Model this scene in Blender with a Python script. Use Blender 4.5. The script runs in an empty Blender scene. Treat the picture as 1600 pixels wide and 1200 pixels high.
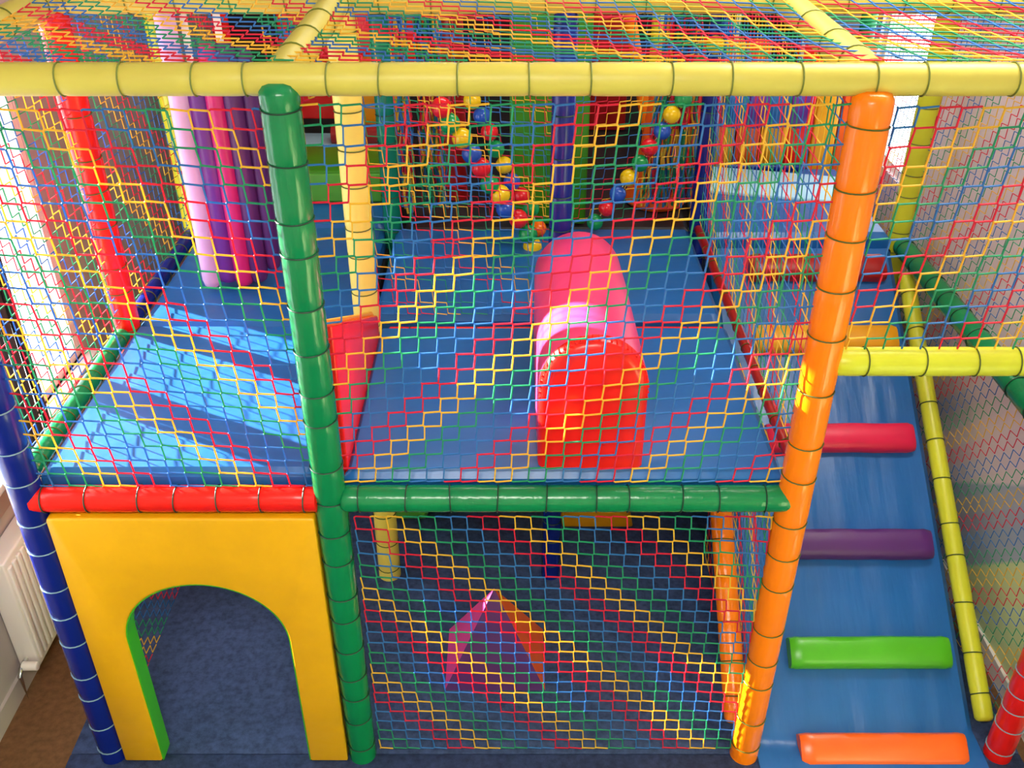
import bpy, bmesh, math, random
from mathutils import Vector, Matrix, noise
random.seed(7)
C = bpy.context.scene.collection
PI = math.pi
def lin(h, a=1.0):
    h = h.lstrip('#'); o = []
    for i in (0, 2, 4):
        v = int(h[i:i+2], 16)/255
        o.append(v/12.92 if v <= .04045 else ((v+.055)/1.055)**2.4)
    return (*o, a)

# ---------------- camera, world, sun, exposure ----------------
cam = bpy.data.cameras.new('camera'); cam.sensor_width = 36; cam.lens = 1524/1600*36
camo = bpy.data.objects.new('camera', cam); C.objects.link(camo)
camo.location = (0, -2.27, 3.04); camo.rotation_euler = (math.radians(90-32.4), 0, 0)
cam.clip_start = .05
bpy.context.scene.camera = camo
w = bpy.data.worlds.new('world'); bpy.context.scene.world = w; w.use_nodes = True
w.node_tree.nodes['Background'].inputs[0].default_value = (.86, .93, 1, 1)
w.node_tree.nodes['Background'].inputs[1].default_value = 4.2
sl = bpy.data.lights.new('sun', 'SUN'); sl.energy = 46; sl.angle = math.radians(.6); sl.color = (1, .94, .82)
so = bpy.data.objects.new('sun', sl); C.objects.link(so)
so.location = (-5, 3, 4)
so.rotation_euler = Vector((1, -.51, -.31)).to_track_quat('-Z', 'Y').to_euler()
for lx, ly, le in ((-.2, -2.4, 80), (.2, 2.2, 22), (1.5, .5, 50)):  # unseen fill lights added under the ceiling, the last to brighten the mural wall
    al = bpy.data.lights.new('fill_light', 'AREA'); al.energy = le; al.size = 1.5; al.size_y = .5; al.shape = 'RECTANGLE'; al.color = (1, .95, .86)
    ao = bpy.data.objects.new('fill_light', al); C.objects.link(ao); ao.location = (lx, ly, 3.56)
vs = bpy.context.scene.view_settings
vs.view_transform = 'Standard'; vs.look = 'None'; vs.gamma = 1; vs.use_curve_mapping = False; vs.exposure = .27

# ---------------- materials ----------------
def mat(name, col, rough=.5, bump=None, var=0, spec=.5, metal=0, scale=(1, 1, 1), vscale=6):
    m = bpy.data.materials.new(name); m.use_nodes = True
    nt = m.node_tree; b = nt.nodes['Principled BSDF']
    c = lin(col) if isinstance(col, str) else (*col, 1)
    b.inputs['Base Color'].default_value = c
    b.inputs['Roughness'].default_value = rough
    b.inputs['Specular IOR Level'].default_value = spec
    b.inputs['Metallic'].default_value = metal
    tc = nt.nodes.new('ShaderNodeTexCoord')
    mp = nt.nodes.new('ShaderNodeMapping'); mp.inputs['Scale'].default_value = scale
    nt.links.new(tc.outputs['Object'], mp.inputs['Vector'])
    if bump:
        n = nt.nodes.new('ShaderNodeTexNoise'); n.inputs['Scale'].default_value = bump[0]; n.inputs['Detail'].default_value = 3
        bp = nt.nodes.new('ShaderNodeBump'); bp.inputs['Strength'].default_value = bump[1]; bp.inputs['Distance'].default_value = bump[2]
        nt.links.new(mp.outputs[0], n.inputs['Vector']); nt.links.new(n.outputs[0], bp.inputs['Height'])
        nt.links.new(bp.outputs[0], b.inputs['Normal'])
    if var:
        n2 = nt.nodes.new('ShaderNodeTexNoise'); n2.inputs['Scale'].default_value = vscale; n2.inputs['Detail'].default_value = 6
        r = nt.nodes.new('ShaderNodeMapRange'); r.inputs['From Min'].default_value = .3; r.inputs['From Max'].default_value = .7
        r.inputs['To Min'].default_value = 1-var; r.inputs['To Max'].default_value = 1+var
        mx = nt.nodes.new('ShaderNodeVectorMath'); mx.operation = 'SCALE'; mx.inputs[0].default_value = c[:3]
        nt.links.new(tc.outputs['Object'], n2.inputs['Vector']); nt.links.new(n2.outputs[0], r.inputs[0])
        nt.links.new(r.outputs[0], mx.inputs['Scale']); nt.links.new(mx.outputs[0], b.inputs['Base Color'])
    return m
def vinyl(name, col, rough=.3, scale=(1, 1, 1), b=(12, .2, .006)):
    return mat(name, col, rough, b, .06, .5, scale=scale)
M = {}
M['yellow'] = vinyl('yellow_vinyl', '#d2c456', .42)
M['lime'] = vinyl('lime_vinyl', '#cdd02c', .38)
M['pale_yellow'] = vinyl('pale_yellow_vinyl', '#f0e068', .4)
M['green'] = vinyl('green_vinyl', '#0a7f4a', .22, (3, 3, .6), (16, .3, .006))
M['teal'] = vinyl('teal_vinyl', '#0a7c63', .22)
M['blue'] = vinyl('navy_vinyl', '#0c2080', .25)
M['red'] = vinyl('red_vinyl', '#e81a10', .27)
M['orange'] = vinyl('orange_vinyl', '#ff8206', .24, (4, 4, .5), (14, .25, .006))
M['mat_blue'] = vinyl('blue_mat_vinyl', '#1d63ac', .33, (1, 1, 1), (5, .35, .02))
M['ramp_blue'] = vinyl('ramp_vinyl', '#1a60a8', .33, (8, 1.3, 1.3), (2.2, .3, .012))
M['panel_yellow'] = vinyl('panel_yellow_vinyl', '#e8ac08', .42, (1, 1, 1.6), (7, .35, .012))
M['edge_green'] = vinyl('edge_green_vinyl', '#44b51e', .35)
M['step_green'] = vinyl('step_green_vinyl', '#4fb01c', .3)
M['purple'] = vinyl('purple_vinyl', '#6a2c96', .32)
M['dark_purple'] = vinyl('dark_purple_vinyl', '#54246c', .4)
M['magenta'] = vinyl('magenta_vinyl', '#c21f72', .32)
M['lilac'] = vinyl('lilac_vinyl', '#d6b4e6', .35)
M['pink'] = vinyl('pink_vinyl', '#f0407c', .3)
M['hot_pink'] = vinyl('hot_pink_vinyl', '#f04ca8', .35)
M['crimson'] = vinyl('crimson_vinyl', '#d81c48', .3)
M['step_orange'] = vinyl('step_orange_vinyl', '#f7641a', .28)
M['step_yellow'] = vinyl('step_yellow_vinyl', '#e8a010', .35)
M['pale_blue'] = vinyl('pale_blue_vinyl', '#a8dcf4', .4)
M['dark_red'] = vinyl('dark_red_vinyl', '#a01010', .35)
M['deep_green'] = vinyl('deep_green_vinyl', '#3c8c14', .4)
M['light_green'] = vinyl('light_green_vinyl', '#5cb43c', .4)
M['tie'] = mat('green_tie', '#4d5a14', .5)
M['tie_dark'] = mat('dark_tie', '#0d3a28', .5)
M['tie_pale'] = mat('pale_tie', '#7f9fae', .4)
M['carpet_blue'] = mat('navy_carpet', '#3f4e74', .95, (260, .6, .006), .3, .1, vscale=45)
M['carpet_brown'] = mat('brown_carpet', '#77573c', .95, (260, .6, .006), .22, .1, vscale=40)
M['wall'] = mat('grey_wall_paint', '#b3a9a6', .8, (60, .1, .002), .03)
M['ceiling'] = mat('white_ceiling', '#e8e4de', .85)
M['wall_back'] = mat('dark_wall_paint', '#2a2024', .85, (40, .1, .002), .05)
M['white'] = mat('white_gloss_paint', '#f2ece6', .35)
M['brown_trim'] = mat('brown_trim_paint', '#a58a7c', .5)
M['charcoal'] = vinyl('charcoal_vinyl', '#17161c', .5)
M['curtain'] = mat('brown_curtain', '#2a2226', .9, (40, .3, .004), .1)
M['wood'] = mat('dark_plywood', '#1b1a20', .7, (30, .2, .002), .12)
M['chrome'] = mat('chrome', '#c8c8c8', .2, metal=1)
M['cord'] = mat('white_cord', '#d8d8d0', .6)
M['tie_olive'] = mat('olive_tie', '#6f7a2c', .5)
TW = [mat('red_twine', '#e62648', .55), mat('yellow_twine', '#f8cc40', .55), mat('green_twine', '#2aa878', .55), mat('blue_twine', '#3a82cc', .55)]
for m_ in TW:
    nt = m_.node_tree; b = nt.nodes['Principled BSDF']; o_ = nt.nodes['Material Output']
    t_ = nt.nodes.new('ShaderNodeBsdfTranslucent'); t_.inputs[0].default_value = b.inputs['Base Color'].default_value
    x_ = nt.nodes.new('ShaderNodeMixShader'); x_.inputs[0].default_value = .34
    nt.links.new(b.outputs[0], x_.inputs[1]); nt.links.new(t_.outputs[0], x_.inputs[2]); nt.links.new(x_.outputs[0], o_.inputs[0])
TN = ['red', 'yellow', 'green', 'blue']
BALL = {'r': vinyl('red_ball', '#dc1a28', .18), 'y': vinyl('yellow_ball', '#ecc414', .18), 'g': vinyl('green_ball', '#10924e', .18), 'b': vinyl('blue_ball', '#2352b8', .18), 'o': vinyl('orange_ball', '#f07010', .18)}
g = bpy.data.materials.new('window_glass'); g.use_nodes = True; nt = g.node_tree; nt.nodes.clear()
o_ = nt.nodes.new('ShaderNodeOutputMaterial'); mx = nt.nodes.new('ShaderNodeMixShader'); tr = nt.nodes.new('ShaderNodeBsdfTransparent'); gl = nt.nodes.new('ShaderNodeBsdfGlossy'); fr = nt.nodes.new('ShaderNodeValue')
gl.inputs['Roughness'].default_value = .02; fr.outputs[0].default_value = .05
nt.links.new(fr.outputs[0], mx.inputs[0]); nt.links.new(tr.outputs[0], mx.inputs[1]); nt.links.new(gl.outputs[0], mx.inputs[2]); nt.links.new(mx.outputs[0], o_.inputs[0])
M['glass'] = g
# mural wall: pinkish white upper area, pale lime green below a slanting painted edge
m = mat('mural_wall_paint', '#e4d6da', .75); nt = m.node_tree; b = nt.nodes['Principled BSDF']
tc = nt.nodes.new('ShaderNodeTexCoord'); sp = nt.nodes.new('ShaderNodeSeparateXYZ'); nt.links.new(tc.outputs['Object'], sp.inputs[0])
def band(expr_y, expr_z, off, soft=.01):
    a = nt.nodes.new('ShaderNodeMath'); a.operation = 'MULTIPLY'; a.inputs[1].default_value = expr_y; nt.links.new(sp.outputs['Y'], a.inputs[0])
    c = nt.nodes.new('ShaderNodeMath'); c.operation = 'MULTIPLY_ADD'; c.inputs[1].default_value = expr_z; nt.links.new(sp.outputs['Z'], c.inputs[0]); nt.links.new(a.outputs[0], c.inputs[2])
    r = nt.nodes.new('ShaderNodeMapRange'); r.inputs['From Min'].default_value = off-soft; r.inputs['From Max'].default_value = off+soft; nt.links.new(c.outputs[0], r.inputs[0]); return r.outputs[0]
def mixc(f, a, c):
    x = nt.nodes.new('ShaderNodeMix'); x.data_type = 'RGBA'; nt.links.new(f, x.inputs[0])
    for s, v in ((6, a), (7, c)):
        if isinstance(v, tuple): x.inputs[s].default_value = v
        else: nt.links.new(v, x.inputs[s])
    return x.outputs[2]
c1 = mixc(band(.75, 1, 1.22), lin('#aab6c8'), lin('#e8dade'))
c2 = mixc(band(1.0, 1, .98), lin('#d4e4aa'), c1)
nt.links.new(c2, b.inputs['Base Color']); M['mural'] = m

# ---------------- mesh helpers ----------------
def setp(o, label=None, cat=None, group=None, kind=None):
    for k, v in (('label', label), ('category', cat), ('group', group), ('kind', kind)):
        if v: o[k] = v
    return o
def thing(name, label, cat, loc, group=None):
    o = bpy.data.objects.new(name, None); C.objects.link(o); o.location = loc; o.empty_display_size = .05
    return setp(o, label, cat, group)
class MB:
    def __init__(s): s.v = []; s.f = []
    def add(s, v, f):
        n = len(s.v); s.v += [tuple(p) for p in v]; s.f += [tuple(i+n for i in q) for q in f]; return s
    def box(s, x0, x1, y0, y1, z0, z1):
        return s.add([(x, y, z) for z in (z0, z1) for y in (y0, y1) for x in (x0, x1)], [(0, 2, 3, 1), (4, 5, 7, 6), (0, 1, 5, 4), (2, 6, 7, 3), (0, 4, 6, 2), (1, 3, 7, 5)])
    def prism(s, poly, axis, a, b):   # poly of (u,w); axis 'x': u=y,w=z ; 'y': u=x,w=z ; 'z': u=x,w=y
        n = len(poly); P = {'x': lambda u, w, t: (t, u, w), 'y': lambda u, w, t: (u, t, w), 'z': lambda u, w, t: (u, w, t)}[axis]
        v = [P(u, w, a) for u, w in poly]+[P(u, w, b) for u, w in poly]
        f = [tuple(range(n)), tuple(range(2*n-1, n-1, -1))]+[(i, i+n, (i+1) % n+n, (i+1) % n) for i in range(n)]
        return s.add(v, f)
    def path(s, pts, r, n=8, cap=True):
        pts = [Vector(p) for p in pts]; v = []; f = []
        rr = r if isinstance(r, (list, tuple)) else [r]*len(pts)
        d0 = (pts[-1]-pts[0]).normalized(); up = Vector((0, 0, 1)) if abs(d0.z) < .9 else Vector((0, 1, 0))
        for i, p in enumerate(pts):
            d = (pts[min(i+1, len(pts)-1)]-pts[max(i-1, 0)]).normalized()
            a = d.cross(up).normalized(); b_ = a.cross(d).normalized()
            for k in range(n):
                t = 2*PI*k/n; v.append(p+a*math.cos(t)*rr[i]+b_*math.sin(t)*rr[i])
        for i in range(len(pts)-1):
            for k in range(n): f.append((i*n+k, i*n+(k+1) % n, (i+1)*n+(k+1) % n, (i+1)*n+k))
        if cap: f += [tuple(range(n-1, -1, -1)), tuple(range((len(pts)-1)*n, len(pts)*n))]
        return s.add(v, f)
    def torus(s, p, d, R, r, n=20, m=5):
        p = Vector(p); d = Vector(d).normalized(); up = Vector((0, 0, 1)) if abs(d.z) < .9 else Vector((0, 1, 0))
        a = d.cross(up).normalized(); b_ = a.cross(d).normalized(); v = []; f = []
        for i in range(n):
            t = 2*PI*i/n; e = a*math.cos(t)+b_*math.sin(t)
            for j in range(m):
                q = 2*PI*j/m; v.append(p+e*(R+r*math.cos(q))+d*r*math.sin(q))
        for i in range(n):
            for j in range(m): f.append((i*m+j, i*m+(j+1) % m, ((i+1) % n)*m+(j+1) % m, ((i+1) % n)*m+j))
        return s.add(v, f)
    def mesh(s, name, off=(0, 0, 0), smooth=True):
        me = bpy.data.meshes.new(name); me.from_pydata([(x-off[0], y-off[1], z-off[2]) for x, y, z in s.v], [], s.f); me.update()
        bm = bmesh.new(); bm.from_mesh(me); bmesh.ops.recalc_face_normals(bm, faces=bm.faces); bm.to_mesh(me); bm.free()
        if smooth: me.shade_smooth()
        return me
    def build(s, name, m, parent=None, bevel=0, smooth=True, label=None, cat=None, kind=None, seg=3, group=None, fast=False):
        off = parent.location if parent is not None and parent.parent is None else (parent['wl'] if parent is not None else (0, 0, 0))
        me = s.mesh(name, off, smooth) if not fast else s.fastmesh(name, off)
        me.materials.append(m); o = bpy.data.objects.new(name, me); C.objects.link(o)
        if parent is not None: o.parent = parent
        if bevel:
            bv = o.modifiers.new('bevel', 'BEVEL'); bv.width = bevel; bv.segments = seg; bv.limit_method = 'ANGLE'; bv.angle_limit = math.radians(40)
            bv.harden_normals = False
        elif smooth: me.set_sharp_from_angle(angle=math.radians(40))
        return setp(o, label, cat, group, kind)
    def fastmesh(s, name, off):
        me = bpy.data.meshes.new(name); me.from_pydata([(x-off[0], y-off[1], z-off[2]) for x, y, z in s.v], [], s.f); me.update(); me.shade_smooth(); return me
def single(mb, name, m, label, cat, bevel=0, **k):
    # a thing that is one mesh, with its origin at the base centre of its box
    xs, ys, zs = zip(*mb.v); L = ((min(xs)+max(xs))/2, (min(ys)+max(ys))/2, min(zs))
    mb.v = [(x-L[0], y-L[1], z-L[2]) for x, y, z in mb.v]
    o = mb.build(name, m, None, bevel, label=label, cat=cat, **k); o.location = L; return o

# ---------------- setting ----------------
def struct(name, mb, m, bevel=0): o = mb.build(name, m, None, bevel, smooth=bool(bevel)); o['kind'] = 'structure'; return o
XL, XR, YB, YF, ZC = -1.9, 1.9, 4.3, -4.2, 3.6
struct('floor', MB().box(XL-.2, XR+.2, YF, YB+.2, -.12, 0), M['carpet_brown'])
struct('ceiling', MB().box(XL-.2, XR+.2, YF, YB+.2, ZC, ZC+.12), M['ceiling'])
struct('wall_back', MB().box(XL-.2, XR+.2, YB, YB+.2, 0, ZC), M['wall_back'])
W1 = (-.55, 1.45, .84, 2.55)
struct('wall_front', MB().box(XL-.2, XR+.2, YF-.2, YF, 0, ZC), M['ceiling'])
wl = MB(); x0, x1 = XL-.16, XL
wl.box(x0, x1, YF, W1[0], 0, ZC).box(x0, x1, W1[1], YB, 0, ZC).box(x0, x1, W1[0], W1[1], 0, W1[2]).box(x0, x1, W1[0], W1[1], W1[3], ZC)
struct('wall_left', wl, M['wall'])
W2 = (2.2, 2.95, 1.3, 2.5)
wr = MB(); wr.box(XR, XR+.16, YF, W2[0], 0, ZC).box(XR, XR+.16, W2[1], YB, 0, ZC).box(XR, XR+.16, W2[0], W2[1], 0, W2[2]).box(XR, XR+.16, W2[0], W2[1], W2[3], ZC)
struct('wall_right', wr, M['mural'])
def window(name, xa, xb, W, bars, glassx):
    e = bpy.data.objects.new(name, None); C.objects.link(e); e.location = (xa, (W[0]+W[1])/2, W[2]); e['kind'] = 'structure'
    t = .035; f = MB().box(xa, xb, W[0], W[0]+t, W[2], W[3]).box(xa, xb, W[1]-t, W[1], W[2], W[3]).box(xa, xb, W[0]+t, W[1]-t, W[2], W[2]+t).box(xa, xb, W[0]+t, W[1]-t, W[3]-t, W[3])
    f.build('window_frame', M['white'], e, smooth=False)
    for y in bars: MB().box(xa, xb, y-.025, y+.025, W[2]+t, W[3]-t).build('mullion', M['white'], e, smooth=False)
    ys = [W[0]+t]+[y for y in bars]+[W[1]-t]
    for a, b_ in zip(ys, ys[1:]): MB().box(glassx-.003, glassx+.003, a+.01, b_-.01, W[2]+t, W[3]-t).build('pane', M['glass'], e, smooth=False)
    return e
w1 = window('window_1', XL-.06, XL-.01, W1, (.775,), XL-.035)
MB().box(XL-.05, -1.845, W1[0]-.04, W1[1]+.04, W1[2]-.03, W1[2]).build('window_sill', M['white'], w1, .004, seg=2)
MB().box(XL-.001, -1.87, W1[0]-.04, W1[1]+.04, W1[2]-.13, W1[2]-.03).build('window_apron', M['brown_trim'], w1, .003, seg=2, label='brownish painted board under the sill')
window('window_2', XR+.03, XR+.08, W2, (), XR+.05)
struct('baseboard_left', MB().box(XL, XL+.014, YF, YB, 0, .09), M['wall'])
struct('baseboard_right', MB().box(XR-.014, XR, YF, YB, 0, .09), M['white'])
# gathered curtain
cu = MB()
for k in range(7):
    y = .57+.022*k; cu.path([(-1.72+.012*((k*5) % 3), y, .88), (-1.72+.008*((k*5) % 3), y, 1.7), (-1.72+.012*((k*3) % 3), y, 2.58)], .014, 8)
single(cu, 'curtain', M['curtain'], 'narrow dark brown curtain gathered beside the left window', 'curtain')

# carpets
single(MB().box(-1.6, 1.84, .0, 4.2, 0, .012), 'carpet', M['carpet_blue'], 'navy blue carpet covering the floor inside the play frame', 'carpet', .002, seg=1)
single(MB().box(-1.6, 1.84, -3.4, -.004, 0, .012), 'carpet', M['carpet_blue'], 'navy blue carpet strip in front of the play frame', 'carpet', .002, seg=1)

# radiator
rd = thing('radiator', 'white ribbed panel radiator low on the left wall under the window', 'radiator', (-1.85, .85, .1))
MB().box(-1.895, -1.815, .32, 1.42, .11, .63).build('radiator_body', M['white'], rd, .008)
nr = 32
for k in range(nr):
    y = .345+k*(1.05/(nr-1)); MB().prism([(y-.012, .14), (y+.012, .14), (y+.012, .60), (y-.012, .60)], 'x', -1.816, -1.805).build('rib', M['white'], rd, .004, seg=2)
MB().path([(-1.86, .33, .15), (-1.86, .27, .15), (-1.86, .25, .13), (-1.86, .25, .0)], .009, 10).build('pipe', M['chrome'], rd)
MB().path([(-1.86, .285, .15), (-1.80, .285, .15)], .018, 14).build('valve', M['white'], rd, .004)

# ---------------- padded posts and rails ----------------
def padded(name, label, cat, p0, p1, r, m, tie, spacing=.125, ends=(1, 1), group=None, tie_r=.0021, t0=None):
    p0 = Vector(p0); p1 = Vector(p1); L = (p1-p0).length; d = (p1-p0)/L
    e = thing(name, label, cat, tuple(p0), group)
    n = max(1, round(L/spacing)); pts = []; rr = []
    ties = [min(max((i+.5)/n*L+random.uniform(-.18, .18)*spacing, .03), L-.03) for i in range(n)]
    prof = []
    if ends[0]: prof += [(0, r*.55), (r*.12, r*.8), (r*.4, r*.97)]
    else: prof += [(0, r)]
    for t in ties: prof += [(t-.035, r*1.0), (t-.012, r*.992), (t-.004, r*.955), (t+.004, r*.955), (t+.012, r*.992), (t+.035, r)]
    if ends[1]: prof += [(L-r*.4, r*.97), (L-r*.12, r*.8), (L, r*.55)]
    else: prof += [(L, r)]
    prof = sorted(prof); out = []
    for s_, q in prof:
        if out and s_-out[-1][0] < .003: continue
        out.append((s_, q))
    mb = MB().path([p0+d*s_ for s_, q in out], [q for s_, q in out], 24)
    mb.build('foam_sleeve', m, e)
    for t in ties: MB().torus(p0+d*t, d+Vector((random.uniform(-.05, .05), random.uniform(-.05, .05), random.uniform(-.05, .05))), r*.975+tie_r*.6, tie_r).build('tie', tie, e)
    return e
ZT = 2.425
def post(label, x, y, m, tie=None, r=.048, z0=.012, z1=2.405, sp=.13):
    return padded('padded_post', label, 'post', (x, y, z0), (x, y, z1), r, M[m], M[tie or 'tie'], sp, (0, 1), 'padded posts of the play frame')
post('navy blue padded post at the front left corner beside the radiator', -1.44, 0, 'blue', 'tie_pale')
post('glossy green padded post between the yellow arch and the front net', -.54, 0, 'green', 'tie_dark', z1=2.425)
post('glossy orange padded post at the left foot of the blue ramp', .84, 0, 'orange', 'tie', .05, sp=.15)
post('red padded post at the front right corner beside the ramp', 1.76, 0, 'red', 'tie_pale', sp=.1)
post('red padded post on the left side behind the sunlit front mat', -1.44, .93, 'red')
post('pale yellow padded post behind the red wedge panel', -.54, .93, 'pale_yellow', 'tie')
post('navy blue padded post rising behind the pink tunnel block', .17, .93, 'blue', 'tie_dark', .04)
post('lime yellow padded post on the left side behind the lilac roll', -1.44, 1.84, 'lime', 'tie', .045)
post('teal green padded post at the back left of the middle mats', -.54, 1.84, 'teal', 'tie_dark', .04)
post('navy blue padded post at the back right of the middle mats', .84, 1.84, 'blue', 'tie_dark', .04)
post('lime yellow padded post at the top of the ramp by the mural wall', 1.76, 1.84, 'lime', 'tie', .048)
post('red padded post at the far left corner of the frame', -1.44, 2.75, 'red', 'tie', .04)
post('slim lime post standing in the dark middle background', .72, 2.75, 'lime', 'tie', .03)
post('green padded post at the far right corner of the frame', 1.76, 2.75, 'green', 'tie', .04)
def rail(label, p0, p1, m, tie='tie', r=.04, sp=.15, ends=(1, 1)):
    return padded('padded_rail', label, 'rail', p0, p1, r, M[m], M[tie], sp, ends, 'padded rails of the play frame')
rail('long yellow padded top beam across the front of the frame', (-1.62, .018, ZT), (1.84, .018, ZT), 'yellow', 'tie_olive', .038, .155, (0, 0))
rail('yellow padded roof beam parallel to and behind the front top beam', (-1.44, .93, ZT), (1.76, .93, ZT), 'yellow', 'tie_olive', .043, .16, (0, 0))
rail('yellow padded roof beam crossing above the back posts', (-1.44, 1.84, ZT), (1.76, 1.84, ZT), 'yellow', 'tie_olive', .043, .16, (0, 0))
rail('yellow padded roof beam closing the far end of the frame', (-1.44, 2.75, ZT), (1.76, 2.75, ZT), 'yellow', 'tie_olive', .043, .16, (0, 0))
rail('yellow padded roof beam running back along the left edge', (-1.44, .04, ZT), (-1.44, 2.75, ZT), 'yellow', 'tie_olive', .043, .22, (0, 0))
rail('yellow padded roof beam running back from the green post', (-.54, .04, ZT), (-.54, 2.75, ZT), 'yellow', 'tie_olive', .043, .22, (0, 0))
rail('yellow padded roof beam running back from the orange post', (.84, .04, ZT), (.84, 2.75, ZT), 'yellow', 'tie_olive', .043, .22, (0, 0))
rail('yellow padded roof beam running back along the mural wall', (1.76, .04, ZT), (1.76, 2.75, ZT), 'yellow', 'tie_olive', .043, .22, (0, 0))
rail('red padded rail above the yellow arch panel', (-1.425, -.005, 1.2), (-.572, -.005, 1.2), 'red', 'tie_dark', .041, .125)
rail('green padded rail along the front edge of the middle deck', (-.51, -.005, 1.2), (.835, -.005, 1.2), 'green', 'tie_dark', .041, .135)
rail('lime yellow padded rail crossing over the ramp entrance', (.87, 0, 1.672), (1.76, 0, 1.672), 'lime', 'tie', .04, .15)
rail('green padded rail along the window side of the front mat', (-1.44, .05, 1.26), (-1.44, .88, 1.26), 'green', 'tie', .03, .12)
rail('navy blue padded rail along the left side behind the red post', (-1.44, .98, 1.26), (-1.44, 1.8, 1.26), 'blue', 'tie', .03, .12)
rail('green padded handrail along the net by the mural wall', (1.76, .05, 1.21), (1.76, 1.79, 1.21), 'green', 'tie_dark', .045, .16)
rail('thin red padded rail along the right edge of the middle mats', (.835, .06, 1.29), (.835, 1.8, 1.285), 'dark_red', 'tie', .019, .14)
rail('lime yellow padded rail sloping up the right side of the ramp', (1.735, .09, .075), (1.735, 1.62, 1.146), 'lime', 'tie_dark', .034, .17)
rail('orange padded rail sloping under the left side of the ramp', (.81, .05, .115), (.81, 1.22, 1.05), 'orange', 'tie', .042, .15)
rail('thin red padded rail in the seam between the middle mats', (-.47, .955, 1.225), (.80, .955, 1.225), 'red', 'tie_dark', .022, .2)

# ---------------- decks, mats ----------------
pl = thing('deck_platform', 'dark plywood deck carrying the blue mats on the upper level', 'platform', (-.3, 1.2, 1.14))
for a in ((-1.42, -.56, .04, .92), (-1.42, -.56, .94, 1.84), (-1.42, -.56, 1.86, 3.2), (-.5, .81, .04, .915), (-.5, .81, .98, 1.84), (.88, 1.72, 1.79, 2.75), (-.5, .84, 1.9, 3.5)):
    MB().box(a[0], a[1], a[2], a[3], 1.14, 1.18).build('board', M['wood'], pl, .003, seg=1)
def soft_grid(x0, x1, y0, y1, z0, z1, amp=.004, seed=0, nx=26, ny=26, slope=None):
    # soft padded mat: domed rounded top with slight unevenness
    mb = MB(); v = []; f = []
    def top(i, j):
        u, w_ = i/nx, j/ny; x = x0+(x1-x0)*u; y = y0+(y1-y0)*w_
        du = min(u*(x1-x0), (1-u)*(x1-x0)); dw = min(w_*(y1-y0), (1-w_)*(y1-y0)); k = min(du, dw)
        r = .022; z = z1 - (r-math.sqrt(max(0, r*r-(r-min(k, r))**2)))
        z += amp*noise.noise(Vector((x*4+seed, y*4, seed)))*min(1, k/.06) + amp*.9*math.sin(PI*u)*math.sin(PI*w_)
        return (x, y, z)
    us = [0, .1, .3, 1]
    for j in range(ny+1):
        for i in range(nx+1): v.append(top(i, j))
    N = nx+1
    for j in range(ny):
        for i in range(nx): f.append((j*N+i, j*N+i+1, (j+1)*N+i+1, (j+1)*N+i))
    ring = [(i, 0) for i in range(nx)]+[(nx, j) for j in range(ny)]+[(i, ny) for i in range(nx, 0, -1)]+[(0, j) for j in range(ny, 0, -1)]
    base = len(v)
    for i, j in ring: v.append((v[j*N+i][0], v[j*N+i][1], z0))
    n = len(ring)
    for k in range(n):
        a = ring[k][1]*N+ring[k][0]; b_ = ring[(k+1) % n][1]*N+ring[(k+1) % n][0]; f.append((a, base+k, base+(k+1) % n, b_))
    f.append(tuple(base+k for k in range(n)))
    return mb.add(v, f)
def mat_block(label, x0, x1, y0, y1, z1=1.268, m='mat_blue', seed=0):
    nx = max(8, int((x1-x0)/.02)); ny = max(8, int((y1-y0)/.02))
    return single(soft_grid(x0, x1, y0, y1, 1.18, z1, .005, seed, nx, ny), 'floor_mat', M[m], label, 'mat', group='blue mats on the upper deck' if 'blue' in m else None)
mat_block('blue vinyl mat in the front left bay striped with sunlight', -1.405, -.575, .035, .935, 1.272, seed=1)
mat_block('blue vinyl mat in the left bay under the hanging purple rolls', -1.405, -.575, .945, 1.86, 1.268, seed=2)
mat_block('blue vinyl mat at the rear of the left bay before the green bench', -1.405, -.585, 1.87, 3.2, 1.268, seed=3)
mat_block('large blue vinyl mat in the middle bay under the tunnel block', -.5, .805, .03, .93, 1.268, seed=4)
mat_block('blue vinyl mat in the middle bay behind the red seam rail', -.525, .8, 1.0, 1.84, 1.27, seed=5)
mat_block('dark blue vinyl mat on the landing at the top of the ramp', .89, 1.7, 1.79, 2.64, 1.262, seed=6)
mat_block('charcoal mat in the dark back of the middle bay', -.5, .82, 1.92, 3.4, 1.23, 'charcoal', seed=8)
o = single(MB().box(-.36, .36, -.17, .17, 0, .022), 'floor_mat', M['pale_blue'], 'sunlit strip of the far landing painted as a pale blue slab', 'mat', .008)  # pale slab stands in for sunlight on the landing floor
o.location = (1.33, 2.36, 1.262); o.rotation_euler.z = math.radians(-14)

# ---------------- arch panel ----------------
ap = thing('arch_panel', 'yellow padded wall panel with a rounded doorway at the front left', 'panel', (-.99, 0, .012))
xa, xb, zt, zb = -1.39, -.59, 1.145, .014
ca, cz, ra, rb = (-1.257-.724)/2, .62, .2665, .255
arc = [(ca+ra*math.cos(t), cz+rb*math.sin(t)) for t in [PI*k/36 for k in range(37)]]
inner = [(-.724, zb)]+arc+[(-1.257, zb)]
outer = [(xb, zb), (xb, .62)]+[(xb+(xa-xb)*k/36, zt) for k in range(37)]+[(xa, .62), (xa, zb)]
inner2 = [(-.724, zb), (-.724, .35)]+arc+[(-1.257, .35), (-1.257, zb)]
y0, y1 = -.035, .035; v = []; f = []; n = len(outer)
for y in (y0, y1): v += [(x, y, z) for x, z in outer]+[(x, y, z) for x, z in inner2]
for s_ in (0, 2*n):
    for k in range(n-1): f.append((s_+k, s_+k+1, s_+n+k+1, s_+n+k))
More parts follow.
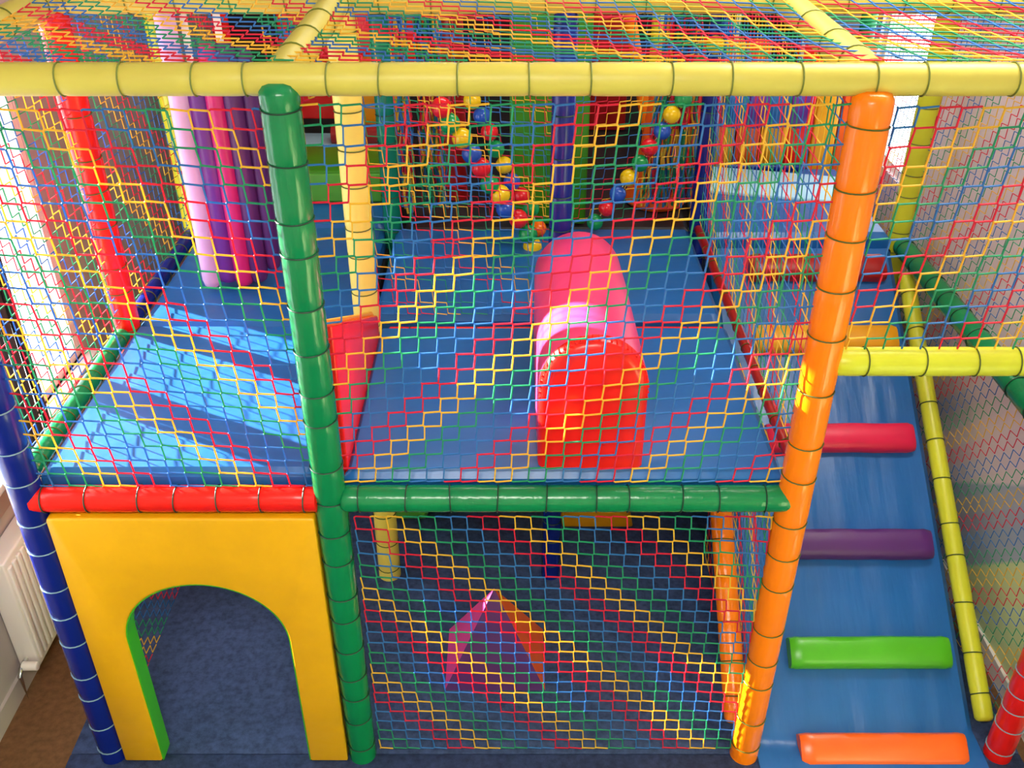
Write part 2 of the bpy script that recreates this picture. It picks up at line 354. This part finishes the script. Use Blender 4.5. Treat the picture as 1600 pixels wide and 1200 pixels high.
for k in range(n-1): f.append((k, k+1, 2*n+k+1, 2*n+k))
f += [(0, n, 3*n, 2*n), (n-1, 2*n-1, 4*n-1, 3*n-1)]
for k in range(n-1): f.append((n+k, n+k+1, 3*n+k+1, 3*n+k))
MB().add(v, f).build('panel_face', M['panel_yellow'], ap, .009, seg=3)
v = []; f = []; n2 = len(inner2)
for y in (y0+.006, y1+.006):
    for q, (x, z) in enumerate(inner2):
        nx_ = ca-x; nz_ = (.62-z) if z > .62 else 0; l = math.hypot(nx_, nz_) or 1
        v.append((x, y, z)); v.append((x+nx_/l*.004, y, z+nz_/l*.004))
for k in range(n2-1):
    a = 2*k; b_ = 2*k+2; N = 2*n2
    f += [(a, b_, b_+1, a+1), (N+a, N+b_, N+b_+1, N+a+1), (a+1, b_+1, N+b_+1, N+a+1), (a, b_, N+b_, N+a)]
MB().add(v, f).build('arch_edge', M['edge_green'], ap, label='green inner edge of the doorway')

# ---------------- middle bay objects ----------------
# red wedge panel
wp = thing('wedge_panel', 'red padded wedge panel sloping down along the left of the middle bay', 'panel', (-.52, .5, 1.2))
MB().prism([(.06, 1.2), (.876, 1.2), (.876, 1.34), (.06, 1.75)], 'x', -.545, -.49).build('panel_body', M['red'], wp, .008)
MB().path([(-.515, .07, 1.752), (-.515, .87, 1.348), (-.515, .878, 1.2)], .0095, 8).build('piping', M['step_yellow'], wp, label='orange piping along the top edge')
# tunnel block
tb = thing('tunnel_block', 'round topped soft block on the middle mat with red front and pink body', 'play block', (.235, .45, 1.275))
def dshape(x0, x1, z0, z1, n=24, ins=0):
    x0 += ins; x1 -= ins; z1 -= ins; r = (x1-x0)/2; cz_ = z1-r*1.08
    return [(x1, z0), (x1, z0+(cz_-z0)*.5)]+[((x0+x1)/2+r*math.cos(t), cz_+r*1.08*math.sin(t)) for t in [PI*k/n for k in range(n+1)]]+[(x0, z0+(cz_-z0)*.5), (x0, z0)]
def loft(sections):
    mb = MB(); n = len(sections[0][1]); v = []; f = []
    for y, poly in sections: v += [(x, y, z) for x, z in poly]
    for s_ in range(len(sections)-1):
        for k in range(n): f.append((s_*n+k, s_*n+(k+1) % n, (s_+1)*n+(k+1) % n, (s_+1)*n+k))
    f += [tuple(range(n)), tuple(range(len(sections)*n-1, (len(sections)-1)*n-1, -1))]
    return mb.add(v, f)
zb_ = 1.274
loft([(y, [(x, z-(.03*((y-.09)/.8))*(1 if z > 1.3 else 0)) for x, z in dshape(.077, .389, zb_, 1.706, ins=i)]) for y, i in ((.088, 0), (.3, -.001), (.5, 0), (.7, 0), (.87, .003), (.885, .012), (.89, .03))]).build('block_body', M['pink'], tb, label='pink vinyl body')
loft([(y, dshape(.077, .389, zb_, 1.706, ins=i)) for y, i in ((.045, .03), (.05, .012), (.062, .002), (.088, -.001))]).build('front_cap', M['red'], tb, label='red vinyl front face')
hm = MB()
rc = (.389-.077)/2
for k in range(34):
    t = -.25+(PI+.5)*k/33; cx_ = .233+(rc-.002)*math.cos(t); cz_ = 1.706-rc*1.08+(rc*1.08-.002)*math.sin(t)
    hm.path([(cx_, .06, cz_), (cx_, .088, cz_)], .0035, 6)
hm.build('gathered_seam', M['red'], tb)

# pyramid
py = thing('pyramid_block', 'small soft pyramid with pink purple and orange faces on the carpet', 'play block', (-.07, .46, .012))
x0, x1, y0, y1, h = -.26, .128, .285, .6, .385; ap_ = (-.068, .445, .012+h)
def tri(a, b_, c_): 
    cen = Vector((-.068, .445, .012+h*.3)); a, b_, c_ = map(Vector, (a, b_, c_))
    k = .995; return MB().add([a, b_, c_, cen], [(0, 1, 2), (0, 3, 1), (1, 3, 2), (2, 3, 0)])
B = [(x0, y0, .013), (x1, y0, .013), (x1, y1, .013), (x0, y1, .013)]
for i, mm, lb in ((0, 'dark_purple', 'purple front face'), (1, 'step_orange', 'orange right face'), (2, 'dark_red', None), (3, 'hot_pink', 'pink left face')):
    tri(B[i], B[(i+1) % 4], ap_).build('face_panel', M[mm], py, smooth=False, label=lb)

single(MB().prism([(.234, .012), (.57, .012), (.5, .3), (.234, .3)], 'y', 1.24, 1.5), 'soft_block', M['step_yellow'], 'orange yellow soft block on the carpet below the deck', 'play block', .012)
gb = MB()
gb.path([(-.62, 1.36, .16), (-.40, 1.36, .16)], .148, 28)
single(gb, 'soft_roll', M['light_green'], 'lime green soft roll on the carpet behind the short yellow post', 'play block', .015)

# ---------------- ramp ----------------
rp = thing('ramp', 'blue vinyl ramp with coloured step bars climbing from the carpet', 'ramp', (1.29, .8, .012))
K = .7; ca_ = math.atan(K); cs, sn = math.cos(ca_), math.sin(ca_)
def rpt(x, s_, h_): return (x, s_*cs-h_*sn, s_*sn+h_*cs)
nx, ny = 30, 90; S0, S1 = -.2, 2.12; v = []; f = []
for j in range(ny+1):
    for i in range(nx+1):
        u = i/nx; s_ = S0+(S1-S0)*j/ny; x = .885+.815*u; k = min(u, 1-u)*.815; r = .03
        hh = -(r-math.sqrt(max(0, r*r-(r-min(k, r))**2)))
        hh += .006*noise.noise(Vector((x*14, s_*2.2, 3)))*min(1, k/.08) + .005*noise.noise(Vector((x*34, s_*4, 9)))*min(1, k/.08)
        p = rpt(x, s_, hh); v.append((p[0], p[1], max(p[2], .026-.05*max(0, -s_-.06))))
N = nx+1
for j in range(ny):
    for i in range(nx): f.append((j*N+i, j*N+i+1, (j+1)*N+i+1, (j+1)*N+i))
T = len(v)
for jj in range(ny+1):
    for i in (0, nx):
        p = v[jj*N+i]; v.append((p[0], p[1]+.09*sn if jj > 10 else p[1], max(p[2]-.09*cs, .014)))
for jj in range(ny):
    a = T+2*jj; f += [(jj*N, (jj+1)*N, a+2, a), (jj*N+nx, (jj+1)*N+nx, a+3, a+1), (a, a+1, a+3, a+2)]
f += [tuple(range(N))+(T+1, T), tuple(ny*N+i for i in range(N))+(T+2*ny+1, T+2*ny)]
MB().add(v, f).build('ramp_pad', M['ramp_blue'], rp)
for yc, ym, mm, lb in ((.03, 1, 'step_orange', 'orange step bar at the foot of the ramp'), (.31, 1, 'step_green', 'green step bar'), (.648, 1, 'dark_purple', 'dark purple step bar'), (1.01, 1, 'crimson', 'crimson pink step bar'), (1.375, .8, 'step_yellow', 'orange yellow step bar'), (1.66, 1, 'dark_red', 'dark red step bar at the top')):
    sc_ = yc/cs+.0; mb = MB(); v = []; f = []
    nn = 24; cross = [(-.062, -.006), (.052, -.006), (.052, .038), (.045, .056), (.028, .065), (-.035, .063), (-.055, .054), (-.066, .034)]
    for i in range(nn+1):
        u = i/nn; x = 1.04+.6*u; e_ = min(u, 1-u)*.6; g_ = 1-.22*max(0, 1-e_/.03)**2
        flare = .006*max(0, 1-e_/.05)
        for (s_, h_) in cross:
            w_ = .0025*noise.noise(Vector((x*9, s_*20, yc*5)))
            v.append(rpt(x, sc_+s_*(1+flare*8)*g_**.4+w_-.012, .0+max(h_, -.006)*g_+w_*.5))
    nc = len(cross)
    for i in range(nn):
        for k in range(nc): f.append((i*nc+k, i*nc+(k+1) % nc, (i+1)*nc+(k+1) % nc, (i+1)*nc+k))
    f += [tuple(range(nc)), tuple(range(nn*nc+nc-1, nn*nc-1, -1))]
    MB().add(v, f).build('step_bar', M[mm], rp, label=lb)

# ---------------- nets ----------------
def net(label, fn, nu, nv, up_right=False, rev=False, ph=0, r=.0026, knots=False, cu_=.05, cv=.048, sag=.006, name='safety_net', base=None, hole=None):
    """fn(u, v, w) -> world point; u across, v down, w out of the plane."""
    e = thing(name, label, 'net', base or fn(nu*cu_/2, nv*cv, 0), 'rainbow safety nets of the play frame')
    mbs = [MB() for _ in range(4)]; eo = .0021; sd = random.uniform(0, 99)
    def P(i, j, ou, ov):
        u, v_ = i*cu_, j*cv
        edge = min(1, min(i, nu-i, j, nv-j)/3)
        q = Vector((u*3.1+sd, v_*3.1, sd)); du = noise.noise(q)*.006*edge; dv = noise.noise(q+Vector((7, 3, 1)))*.006*edge
        q2 = Vector((i*1.7+sd, j*1.3, sd)); du += noise.noise(q2)*.002; dv += noise.noise(q2+Vector((5, 5, 5)))*.002
        return Vector(fn(u+ou+du, v_+ov+dv, sag*noise.noise(Vector((u*2+sd, v_*2, 5)))*2*edge))
    sgn = -1 if up_right else 1
    def col(k):
        return (((ph-k) if rev else (k+ph)) % 8)//2
    def seg(mb, a, b_):
        d = b_-a
        if d.length < 1e-5: return
        d.normalize(); up = Vector((.3, .4, .86)); a1 = d.cross(up).normalized()*r; b1 = a1.normalized().cross(d)*r
        n = len(mb.v)
        for p in (a, b_):
            for q in (a1, b1, -a1, -b1): mb.v.append(tuple(p+q))
        for k in range(4): mb.f.append((n+k, n+(k+1) % 4, n+4+(k+1) % 4, n+4+k))
    for j in range(nv+1):
        for i in range(nu+1):
            if hole and hole(i, j): continue
            if i < nu:   # horizontal edge i -> i+1
                k = i-j if not up_right else i+j
                if not up_right: a = P(i, j, eo, -eo); b_ = P(i+1, j, -eo, eo)
                else: a = P(i, j, eo, eo); b_ = P(i+1, j, -eo, -eo)
                seg(mbs[col(k)], a, b_)
            if j < nv:
                if not up_right: k = i-1-j; a = P(i, j, -eo, eo); b_ = P(i, j+1, eo, -eo)
                else: k = i+j; a = P(i, j, eo, eo); b_ = P(i, j+1, -eo, -eo)
                seg(mbs[col(k)], a, b_)
            if knots:
                k = i-j if not up_right else i+j; p = P(i, j, 0, 0); R = r*1.4; mb = mbs[col(k)]; n = len(mb.v)
                for q in ((R, 0, 0), (-R, 0, 0), (0, R, 0), (0, -R, 0), (0, 0, R), (0, 0, -R)): mb.v.append(tuple(p+Vector(q)))
                mb.f += [(n+a_, n+b2, n+c2) for a_, b2, c2 in ((0, 2, 4), (2, 1, 4), (1, 3, 4), (3, 0, 4), (2, 0, 5), (1, 2, 5), (3, 1, 5), (0, 3, 5))]
    for k in range(4):
        if mbs[k].v: mbs[k].build(TN[k]+'_twine', TW[k], e, fast=True, kind='stuff', label=TN[k]+' twine of the net')
    return e
front = lambda x0, z0, y=0: (lambda u, v_, w_: (x0+u, y+w_, z0-v_))
side = lambda x, y0, z0: (lambda u, v_, w_: (x+w_, y0+u, z0-v_))
net('rainbow twine net across the upper middle front of the frame', front(-.5, 2.371), 26, 23, True, False, 3, knots=True, cv=.0483)
net('rainbow twine net across the upper left front above the yellow arch', front(-1.407, 2.359), 17, 24, False, True, 7, knots=True, cv=.0465)
net('rainbow twine net over the ramp entrance at the upper right', front(.901, 2.365), 17, 14, True, False, 6, knots=True, cv=.0477)
net('rainbow twine net across the lower middle front of the frame', front(-.475, 1.125), 26, 22, False, False, 1, knots=True, cu_=.0485, cv=.0492)
net('rainbow twine net on the upper left side by the window', side(-1.44, .05, 2.37), 53, 22, False, True, 2, cv=.048, r=.0021)
net('rainbow twine net on the lower left side behind the arch', side(-1.44, .05, 1.2), 36, 24, False, False, 2, cv=.0485, r=.0021)
net('rainbow twine net between the middle mats and the ramp', side(.84, .05, 2.37), 35, 22, True, True, 3, cv=.048, r=.0021)
net('rainbow twine net under the deck beside the ramp', side(.865, .05, 1.12), 20, 22, True, False, 3, cv=.0485, r=.0021)
net('rainbow twine net along the mural wall beside the ramp', side(1.79, .05, 2.37), 53, 48, False, False, 3, cv=.048, r=.0016)
net('rainbow twine roof net over the front of the frame', lambda u, v_, w_: (-1.40+u, .02+v_, 2.468-.02*math.sin(PI*min(1, max(0, v_/.9)))+w_), 63, 37, True, True, 5, cv=.05, sag=.004, r=.0022)
net('rainbow twine net hanging in the middle behind the tunnel block', front(-.49, 2.37, .95), 14, 22, False, False, 4, r=.002, cv=.0483)
net('rainbow twine net in the back opening right of the navy post', front(.2, 2.37, 1.84), 12, 22, True, False, 2, r=.002)
net('rainbow twine net in the back opening right of the teal post', front(-.5, 2.37, 1.86), 14, 22, False, True, 2, r=.002)
net('rainbow twine net below the deck at the back of the middle bay', front(-.5, 1.1, 1.95), 12, 22, False, False, 2, r=.002)
net('coarse rainbow net slanting behind the hanging purple rolls', lambda u, v_, w_: (-1.05+u*.35, 2.0+u*.9, 2.4-v_), 14, 14, False, False, 2, r=.005)

def gathered(label, x0, x1, y, zt_, zb2, n, spread=1.0, seed=1):
    e = thing('gathered_net', label, 'net', ((x0+x1)/2, y, zb2), 'bunched rainbow nets in the background'); rnd = random.Random(seed); mbs = [MB() for _ in range(4)]
    for k in range(n):
        xa_ = x0+(x1-x0)*rnd.random(); yy = y+rnd.uniform(-.04, .04); a = rnd.uniform(0, 6); xm = (x0+x1)/2; pts = []
        for s_ in range(19):
            t = s_/18; z = zt_+(zb2-zt_)*t; x = xm+(xa_-xm)*(1+(spread-1)*t*t)
            pts.append((x+.008*math.sin(a+s_*1.9), yy+.01*math.cos(a+s_*1.3), z))
        for s_ in range(0, 18, 3): mbs[(k+s_//3) % 4].path(pts[s_:s_+4], .005, 4, False)
    for k in range(4): mbs[k].build(TN[k]+'_twine', TW[k], e, fast=True, kind='stuff', label=TN[k]+' twine bunched together')
    return e
gathered('bunched rainbow net hanging right of the teal post', -.42, -.30, 2.05, 2.4, 1.3, 46, 1.0, 1)
gathered('bunched rainbow net spreading at its foot left of the back navy post', .66, .80, 2.05, 2.4, 1.3, 80, 2.0, 2)
gathered('narrow bunched rainbow net beside the teal post', -.50, -.45, 1.98, 2.4, 1.3, 24, 1.0, 3)

# ---------------- hanging things ----------------
hr = thing('hanging_rolls', 'cluster of tall lilac purple and magenta padded rolls hanging at left', 'punch bag', (-1.07, 1.27, 1.3))
for x, y, m_, z0, z1, r in ((-1.19, 1.22, 'lilac', 1.29, 2.36, .036), (-1.13, 1.25, 'purple', 1.30, 2.12, .046), (-1.065, 1.235, 'magenta', 1.29, 2.22, .036), (-1.01, 1.25, 'dark_purple', 1.30, 2.22, .038), (-.955, 1.28, 'dark_purple', 1.34, 2.2, .032), (-1.05, 1.31, 'purple', 1.32, 2.2, .045)):
    MB().path([(x, y, z0), (x, y, z0+.008), (x, y, z0+.03), (x, y, (z0+z1)/2), (x, y, z1-.03), (x, y, z1)], [r*.6, r*.85, r, r*1.02, r, r*.7], 20).build('roll', M[m_], hr, label={'lilac': 'pale lilac roll', 'purple': 'purple roll', 'magenta': 'magenta roll', 'dark_purple': 'dark purple roll'}[m_])
for x, y, z in ((-1.135, 1.25, 2.11), (-1.02, 1.25, 2.21)): MB().box(x-.012, x+.012, y-.004, y+.004, z, 2.38).build('strap', M['white'], hr, label='white hanging strap')

bm_ = {}
def sphere_mesh(r):
    if r in bm_: return bm_[r]
    b2 = bmesh.new(); bmesh.ops.create_uvsphere(b2, u_segments=20, v_segments=12, radius=r); me = bpy.data.meshes.new('ball'); b2.to_mesh(me); b2.free(); me.shade_smooth(); bm_[r] = me; return me
def garland(label, pts, cols, r):
    e = thing('ball_garland', label, 'ball garland', pts[-1], 'ball garlands behind the middle mats')
    MB().path(pts, .002, 5).build('cord', M['cord'], e)
    for p, c_ in zip(pts, cols):
        key = (r, c_)
        if key not in bm_:
            me = sphere_mesh(r).copy(); me.materials.clear(); me.materials.append(BALL[c_]); bm_[key] = me
        o = bpy.data.objects.new('ball', bm_[key]); C.objects.link(o); o.parent = e; o.location = Vector(p)-e.location
F_, TH = 1524., math.radians(32.4)
GA = [(-0.273, 1.50, 1.918), (-0.244, 1.51, 1.852), (-0.198, 1.52, 1.790), (-0.162, 1.54, 1.720), (-0.125, 1.55, 1.658), (-0.092, 1.56, 1.583), (-0.048, 1.57, 1.534), (-0.027, 1.58, 1.468), (0.027, 1.60, 1.414), (0.069, 1.61, 1.339), (0.089, 1.62, 1.278)]
GB = [(-0.164, 1.75, 1.873), (-0.125, 1.75, 1.809), (-0.094, 1.74, 1.744), (-0.068, 1.74, 1.670), (-0.033, 1.73, 1.604), (0.000, 1.73, 1.530), (0.042, 1.73, 1.466), (0.083, 1.72, 1.411), (0.115, 1.72, 1.318)]
GC = [(.86, 1.75, 2.16), (0.814, 1.75, 2.095), (.765, 1.75, 2.01), (.735, 1.75, 1.94), (0.706, 1.75, 1.878), (0.664, 1.75, 1.815), (0.63, 1.75, 1.745), (0.582, 1.75, 1.675), (0.546, 1.75, 1.605), (0.501, 1.75, 1.54), (0.459, 1.75, 1.467), (0.415, 1.75, 1.402), (0.366, 1.75, 1.336)]
garland('ball garland hanging steeply at left nearest the teal post', GA, 'rgybrgybrgy', .041)
garland('ball garland swooping down from the left behind the tunnel block', GB, 'ybrgybrgo', .037)
garland('ball garland swooping down from the right to the tunnel block', GC, 'bygbgybrgybrg', .037)

# ---------------- background play pieces ----------------
gbn = thing('soft_bench', 'low green padded bench at the back of the left bay', 'bench', (-.88, 2.3, 1.27))
MB().box(-1.18, -.6, 2.13, 2.5, 1.27, 1.43).build('bench_body', M['deep_green'], gbn, .015)
MB().box(-1.02, -.62, 2.116, 2.13, 1.285, 1.42).build('front_sun_patch', M['light_green'], gbn, .006, label='lighter green patch painting sunlight on the bench front')  # lighter green puts a patch of sun into the bench front's colour
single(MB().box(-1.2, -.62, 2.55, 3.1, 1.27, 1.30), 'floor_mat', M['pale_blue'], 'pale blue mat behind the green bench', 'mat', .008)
rb_ = thing('slide_gate', 'red and yellow padded gate standing behind the green bench', 'gate', (-.8, 3.15, 1.3))
MB().box(-1.25, -.86, 3.12, 3.18, 1.37, 1.95).build('red_panel', M['red'], rb_, .012)
MB().prism([(-.98, 1.3), (-.60, 1.3), (-.60, 1.72), (-.84, 1.72)], 'y', 3.02, 3.10).build('yellow_panel', M['step_yellow'], rb_, .01)
MB().box(-.84, -.4, 3.12, 3.18, 1.6, 2.0).build('red_panel', M['red'], rb_, .012)
MB().path([(-.98, 2.95, 1.34), (-.58, 2.95, 1.34)], .055, 18).build('red_roll', M['dark_red'], rb_)
single(MB().box(-.01, .34, 1.96, 2.0, 1.235, 2.37), 'standing_mat', M['deep_green'], 'dark green mat standing upright behind the middle navy post', 'mat', .01)
single(MB().path([(-.27, 2.3, 1.235), (-.27, 2.3, 2.3)], .05, 20), 'soft_roll', M['dark_red'], 'dark red upright roll in the dark middle background', 'soft roll')
single(MB().path([(-.62+.27, 2.5, 1.235), (-.62+.27, 2.5, 2.2)], .045, 20), 'soft_roll', M['red'], 'bright red upright roll behind the bunched net by the teal post', 'soft roll')
single(MB().box(.42, .66, 3.34, 3.40, 1.235, 2.3), 'standing_mat', M['dark_red'], 'dark red mat standing at the far back of the middle bay', 'mat', .01)
single(MB().path([(.50, 2.6, 2.3), (.72, 2.45, 1.3)], .03, 14), 'leaning_pole', M['orange'], 'orange padded pole leaning left of the back navy post', 'pole')
cn = MB(); cn.path([(.70, 2.25, 1.235), (.70, 2.25, 1.25), (.70, 2.25, 1.5), (.70, 2.25, 1.9)], [.14, .15, .09, .05], 24)
single(cn, 'soft_cone', M['step_orange'], 'orange red soft cone behind the bunched net', 'soft cone')
pf = thing('panel_fence', 'fence of upright orange red and yellow padded boards at the far right', 'fence', (1.3, 2.69, 1.185))
for k, mm in enumerate(('red', 'step_yellow', 'step_orange', 'step_yellow', 'red', 'step_yellow', 'step_orange')):
    MB().box(.90+k*.13, 1.02+k*.13, 2.66, 2.72, 1.185, 1.9 if k != 3 else 1.66).build('panel', M[mm], pf, .01)
dr = thing('hanging_drum', 'blue and purple soft drum hanging at the upper right background', 'soft drum', (1.22, 2.45, 1.54))
for k, mm in enumerate(('mat_blue', 'purple', 'mat_blue', 'purple')):
    MB().path([(1.02+k*.1, 2.45, 1.675), (1.118+k*.1, 2.45, 1.665)], [.13, .13], 26).build('drum_segment', M[mm], dr, .01)
for x in (1.05, 1.37): MB().box(x-.01, x+.01, 2.445, 2.455, 1.79, 2.46).build('strap', M['cord'], dr)
single(MB().path([(1.1, 2.60, 1.285), (1.5, 2.58, 1.285)], .02, 10), 'pole', M['blue'], 'short navy pole lying on the far landing', 'pole')
